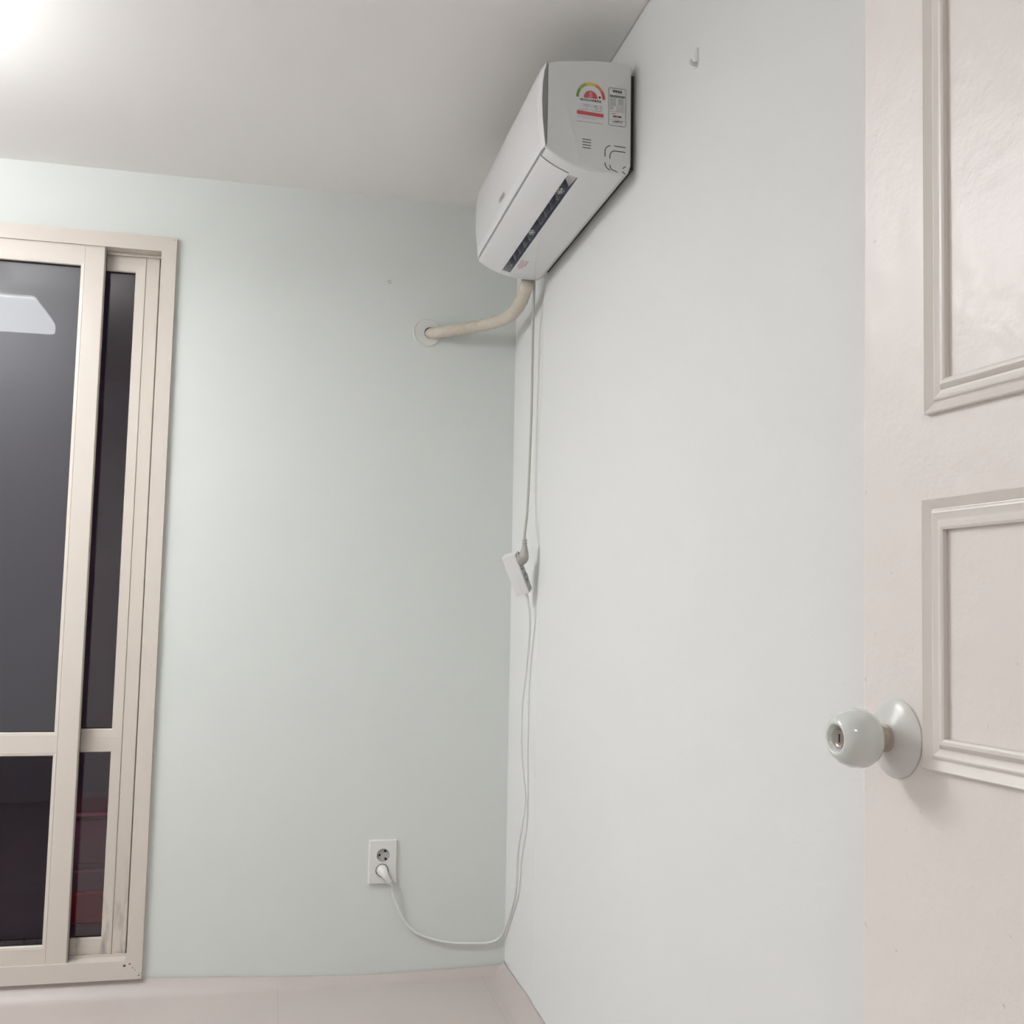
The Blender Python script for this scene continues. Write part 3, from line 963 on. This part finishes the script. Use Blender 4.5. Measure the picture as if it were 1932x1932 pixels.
bm = nb(); sweep(bm, P, rad, 20, sq)
for v in bm.verts:
    v.co += Vector((noise.noise(v.co * 38), noise.noise(v.co * 38 + Vector((5, 0, 0))), noise.noise(v.co * 38 + Vector((0, 7, 0))))) * 0.0011
obj('taped_sleeve', bm, M['tape'], pipe, smooth=80)
# overlapping turns of tape, each a shallow raised collar
for j, i in enumerate((30, 44, 56, 63, 70, 77, 84, 92, 104)):
    bm = nb()
    sweep(bm, P[i:i + 5], [rad[i + q] + d for q, d in enumerate((-0.0008, 0.0007, 0.0009, 0.0006, -0.0008))], 20, caps=False)
    for v in bm.verts:
        v.co += Vector((noise.noise(v.co * 60), noise.noise(v.co * 60 + Vector((5, 0, 0))), noise.noise(v.co * 60 + Vector((0, 7, 0))))) * 0.0005
    obj('tape_turn', bm, M['tape'], pipe, smooth=80)

ring = empty('wall_sleeve', (-.281, 0, 1.8845), label='round pale wall sleeve disc where the taped pipe enters the back wall', cat='wall sleeve')
RM = axes((-.281, 0, 1.8845), (1, 0, 0), (0, 0, 1))     # local z = -y (into room)
bm = nb()
hole = 0.0180
seg = 48
def circ(r, h, ox=0.0, oz=0.0): return [bm.verts.new(RM @ Vector((ox + r * math.cos(2 * pi * i / seg), oz + r * math.sin(2 * pi * i / seg), h))) for i in range(seg)]
rs = [circ(.0425, 0), circ(.0425, .0050), circ(.0410, .0060), circ(.0395, .0050), circ(.0330, .0046), circ(hole, .0040, 0.0100, 0.0), circ(hole, .0002, 0.0100, 0.0)]
for a, c in zip(rs[:-1], rs[1:]):
    for i in range(seg): bm.faces.new((a[i], a[(i + 1) % seg], c[(i + 1) % seg], c[i]))
obj('ring', bm, M['ring'], ring, smooth=40)
bm = nb(); lathe(bm, [(0, .0006), (.0260, .0006), (.0260, 0.0)], RM @ Matrix.Translation((0.006, 0, 0)), 32); obj('bore', bm, M['dark'], ring)

# ------------------------------------------------------------------ air conditioner power cord
pc = empty('power_cord', (-.03, -.33, 1.2), label='thin grey power cord hanging down the corner from the air conditioner', cat='cord')
TR = Vector((-.0735, -.3600, 1.1918))
el_, ed_, ew_ = Vector((.4026, .1776, -.898)), Vector((.4514, .8149, .3636)), Vector((-.7963, .5517, -.2479))
nn = -ew_
b0 = TR + el_ * 0.0200 + ed_ * 0.0170
UP = Vector((-.02, -.05, 1)).normalized()
b0 = b0 + nn * 0.0012
c_top = b0 + nn * 0.0155 + UP * 0.052
cab = [(-.0300, -.3543, 1.965), (-.0300, -.3543, 1.9471), (-.0230, -.3180, 1.8063), (-.0200, -.3050, 1.6269), (-.0205, -.3000, 1.5223), (-.0235, -.3020, 1.4166), (-.0300, -.3130, 1.3119), tuple(c_top + UP * 0.012), tuple(c_top - UP * 0.01)]
bm = nb(); sweep(bm, cr(cab, 10), 0.0034, 10); obj('cable', bm, M['cord_grey'], pc, smooth=60)
bm = nb()
path = cr([tuple(b0 + nn * 0.0004), tuple(b0 + nn * 0.007), tuple(b0 + nn * 0.0125 + UP * 0.004), tuple(b0 + nn * 0.0155 + UP * 0.018), tuple(b0 + nn * 0.0155 + UP * 0.034), tuple(c_top)], 5)
rr = cr([(0.0185,), (0.0180,), (0.0150,), (0.0105,), (0.0066,), (0.0052,)], 5)
sweep(bm, path, [r[0] for r in rr], 18)
pg = obj('plug', bm, M['plug_grey'], pc, smooth=50)
bm = nb()
for t in (0.030, 0.038, 0.046):
    c = b0 + nn * 0.0155 + UP * t
    sweep(bm, [c, c + UP * 0.003], 0.0078, 14)
obj('strain_relief', bm, M['plug_grey'], pg, smooth=40)

# ------------------------------------------------------------------ extension cord with socket block
ec = empty('extension_cord', (-.1, -.2, .06), label='white extension cord with two-socket block, plugged into the wall outlet', cat='extension cord')
L_, W_, D_ = 0.116, 0.0405, 0.036
bm = nb()
vs = {}
for a in (0, 1):
    for c in (0, 1):
        for d in (0, 1):
            vs[a, c, d] = bm.verts.new(TR + el_ * L_ * a + ew_ * W_ * c + ed_ * D_ * d)
for q in (((0,0,0),(0,0,1),(0,1,1),(0,1,0)), ((1,0,0),(1,1,0),(1,1,1),(1,0,1)), ((0,0,0),(1,0,0),(1,0,1),(0,0,1)), ((0,1,0),(0,1,1),(1,1,1),(1,1,0)), ((0,0,0),(0,1,0),(1,1,0),(1,0,0)), ((0,0,1),(1,0,1),(1,1,1),(0,1,1))):
    bm.faces.new([vs[i] for i in q])
blk = obj('socket_block', bm, M['block'], ec, bevel=0.0025)
# grey socket face on the side towards the right wall
def facept(a, d, h): return TR + el_ * a + ed_ * d + nn * h
bm = nb()
for h in (0.0, 0.0012):
    pass
A = [facept(a, d, -0.0005) for a, d in ((.003, .003), (L_ - .003, .003), (L_ - .003, D_ - .003), (.003, D_ - .003))]
B = [p + nn * 0.0015 for p in A]
VA = [bm.verts.new(p) for p in A]; VB = [bm.verts.new(p) for p in B]
for i in range(4): bm.faces.new((VA[i], VA[(i + 1) % 4], VB[(i + 1) % 4], VB[i]))
bm.faces.new(VB); bm.faces.new(VA[::-1])
sf = obj('socket_face', bm, M['cup'], blk)
SM = axes(facept(.074, .018, 0.0012), el_, ed_)
if (SM.to_3x3() @ Vector((0, 0, 1))).dot(nn) < 0: SM = axes(facept(.074, .018, 0.0012), ed_, el_)
bm = nb(); lathe(bm, [(0, .0002), (.0150, .0002), (.0158, .0010), (.0162, .0)], SM, 28); obj('socket', bm, M['face_grey'], sf)
bm = nb()
for a in (.0665, .0815):
    lathe(bm, [(0, .0006), (.0024, .0006), (.0024, .0)], axes(facept(a, .018, 0.0012), SM.to_3x3() @ Vector((1, 0, 0)), SM.to_3x3() @ Vector((0, 1, 0))), 10)
obj('pin_hole', bm, M['dark'], sf)
bm = nb(); lathe(bm, [(0, .0006), (.0026, .0006), (.0026, 0)], axes(facept(.0465, .010, 0.0012), SM.to_3x3() @ Vector((1, 0, 0)), SM.to_3x3() @ Vector((0, 1, 0))), 10); obj('screw_hole', bm, M['dark'], sf)
# fine moulding line of the white case
bm = nb()
q0, q1 = TR + el_ * 0.070 + ew_ * 0.0205 - ed_ * 0.0002, TR + el_ * 0.112 + ew_ * 0.0205 - ed_ * 0.0002
sweep(bm, [q0, q1], 0.0004, 6); obj('moulding_line', bm, M['outlet'], blk)

bend = TR + el_ * L_ + ew_ * 0.013 + ed_ * 0.010
e2 = bend + el_ * 0.016 + Vector((0, 0, -0.002))
bm = nb()
for i in range(4):
    c = bend + (e2 - bend) * (i / 3.6)
    sweep(bm, [c, c + (e2 - bend).normalized() * 0.0034], 0.0062 - 0.0007 * i, 14)
sweep(bm, [bend - el_ * 0.003, e2], 0.0042, 12)
obj('strain_relief', bm, M['cord_white'], ec, smooth=40)
cab = [tuple(e2 - el_ * 0.004), (-.0200, -.322, 1.030), (-.0150, -.300, .9700), (-.0143, -.270, .8808), (-.0228, -.262, .7777), (-.0240, -.262, .6757), (-.0164, -.262, .5887), (-.0098, -.263, .5237), (-.0169, -.258, .4449),
       (-.0150, -.208, .3590), (-.0110, -.1775, .2520), (-.0090, -.1195, .1855), (-.0085, -.0600, .1245), (-.0160, -.0120, .0775), (-.0469, -.0080, .0616), (-.1026, -.0080, .0613), (-.1739, -.0080, .0678), (-.2448, -.0080, .0877),
       (-.2845, -.0100, .1126), (-.3121, -.0120, .1503), (-.3338, -.0160, .1968), (-.3440, -.0230, .2330), (-.3475, -.0255, .2440)]
bm = nb(); sweep(bm, cr(cab, 8), 0.0036, 10); obj('cable', bm, M['cord_white'], ec, smooth=60)
# wall plug
sc = Vector((-.3727, -.010, .2805))
bm = nb()
path = cr([(sc.x, -.004, sc.z), (sc.x, -.012, sc.z), (sc.x + .0010, -.0200, sc.z - .001), (sc.x + .0060, -.0275, sc.z - .0075), (sc.x + .0140, -.0290, sc.z - .0190), (sc.x + .0215, -.0275, sc.z - .0300), (sc.x + .0250, -.0258, sc.z - .0365)], 5)
rr = cr([(.0163,), (.0163,), (.0150,), (.0115,), (.0082,), (.0056,), (.0050,)], 5)
sweep(bm, path, [r[0] for r in rr], 22)
pg = obj('plug', bm, M['cord_white'], ec, smooth=50)
bm = nb()
a, c = Vector((sc.x + .0190, -.0280, sc.z - .0262)), Vector((sc.x + .0285, -.0240, sc.z - .0440))
for i in range(4):
    p = a + (c - a) * (i / 4)
    sweep(bm, [p, p + (c - a).normalized() * 0.0030], 0.0084 - 0.0008 * i, 14)
sweep(bm, [a, c], 0.0044, 10)
obj('strain_relief', bm, M['cord_white'], pg, smooth=40)

# ------------------------------------------------------------------ wall outlet
ou = empty('wall_outlet', (-.371, 0, .2415), label='white double wall outlet low on the back wall, upper socket empty', cat='wall outlet')
bm = nb()
ox0, ox1, oz0, oz1 = -.4125, -.3300, .2415, .3670
yo = -.0095
cs = [(-.3708, .3235), (-.3727, .2805)]
outer = [bm.verts.new((x, yo, z)) for x, z in rrect(ox0 + .003, ox1 - .003, oz0 + .003, oz1 - .003, .002, 3)]
eds = [bm.edges.new((outer[i], outer[(i + 1) % len(outer)])) for i in range(len(outer))]
cups = []
for cx, cz in cs:
    c_ = [bm.verts.new((cx + .0188 * math.cos(2 * pi * i / 36), yo, cz + .0188 * math.sin(2 * pi * i / 36))) for i in range(36)]
    eds += [bm.edges.new((c_[i], c_[(i + 1) % 36])) for i in range(36)]
    cups.append(c_)
bmesh.ops.triangle_fill(bm, use_beauty=True, use_dissolve=False, edges=eds)
o2 = [bm.verts.new((x, yo + .0035, z)) for x, z in rrect(ox0, ox1, oz0, oz1, .003, 3)]
o3_ = [bm.verts.new((x, 0, z)) for x, z in rrect(ox0, ox1, oz0, oz1, .003, 3)]
for A, B in ((outer, o2), (o2, o3_)):
    for i in range(len(A)): bm.faces.new((A[i], A[(i + 1) % len(A)], B[(i + 1) % len(A)], B[i]))
obj('plate', bm, M['outlet'], ou, smooth=12)
for q, (cx, cz) in enumerate(cs):
    bm = nb()
    M4 = axes((cx, 0, cz), (1, 0, 0), (0, 0, 1))
    lathe(bm, [(.0188, -yo), (.0184, .0030), (0, .0030)], M4, 36)
    so = obj('socket', bm, M['cup'], ou, smooth=40)
    holes = ((-.0098, -.0004, .0033, 1), (.0062, .0106, .0033, 1), (.0082, -.0122, .0033, 1.4), (-.0160, -.0100, .0022, 1)) if q == 0 else ((-.0165, -.0090, .0022, 1),)
    for hx, hz, r_, sz in holes:
        bm = nb()
        lathe(bm, [(0, .0036), (r_, .0036), (r_, .0028)], axes((cx + hx, 0, cz + hz), (1, 0, 0), (0, 0, 1)) @ Matrix.Rotation(0.5, 4, 'Z') @ Matrix.Diagonal((1, sz, 1, 1)), 14)
        obj('pin_hole', bm, M['dark'], so)

# ------------------------------------------------------------------ little things on the walls
hk = empty('wall_hook', (0, -1.452, 2.02), label='tiny white hook stuck high on the right wall beyond the air conditioner', cat='hook')
hk['label'] = 'tiny white hook stuck high on the bare right wall'
bm = nb(); prism(bm, rrect(-1.462, -1.447, 2.026, 2.062, .005), -.0016, 0, 0); obj('plate', bm, M['hook'], hk, bevel=0.0006)
bm = nb(); sweep(bm, cr([(-.001, -1.4545, 2.034), (-.006, -1.4545, 2.031), (-.011, -1.4550, 2.033), (-.015, -1.4555, 2.0375)], 4), [0.0036] * 12 + [0.0030], 10); obj('prong', bm, M['hook'], hk, smooth=60)

wp = empty('wall_plug', (-.400, 0, 2.034), label='small beige screw plug left in the back wall above the pipe', cat='screw plug')
WMx = axes((-.400, 0, 2.038), (1, 0, 0), (0, 0, 1))
bm = nb(); lathe(bm, [(.0052, 0), (.0050, .0010), (.0030, .0016), (.0022, .0004), (0, .0004)], WMx, 18); obj('collar', bm, M['wall_back'], wp, smooth=40)
bm = nb(); lathe(bm, [(0, .0008), (.0021, .0008), (.0021, 0)], WMx, 12); obj('bore', bm, M['anchor'], wp)
bm = nb(); sweep(bm, cr([(-.407, -.0006, 2.0365), (-.402, -.0008, 2.0325), (-.395, -.0006, 2.0300)], 4), 0.0012, 6); obj('ridge', bm, M['anchor'], wp, smooth=60)
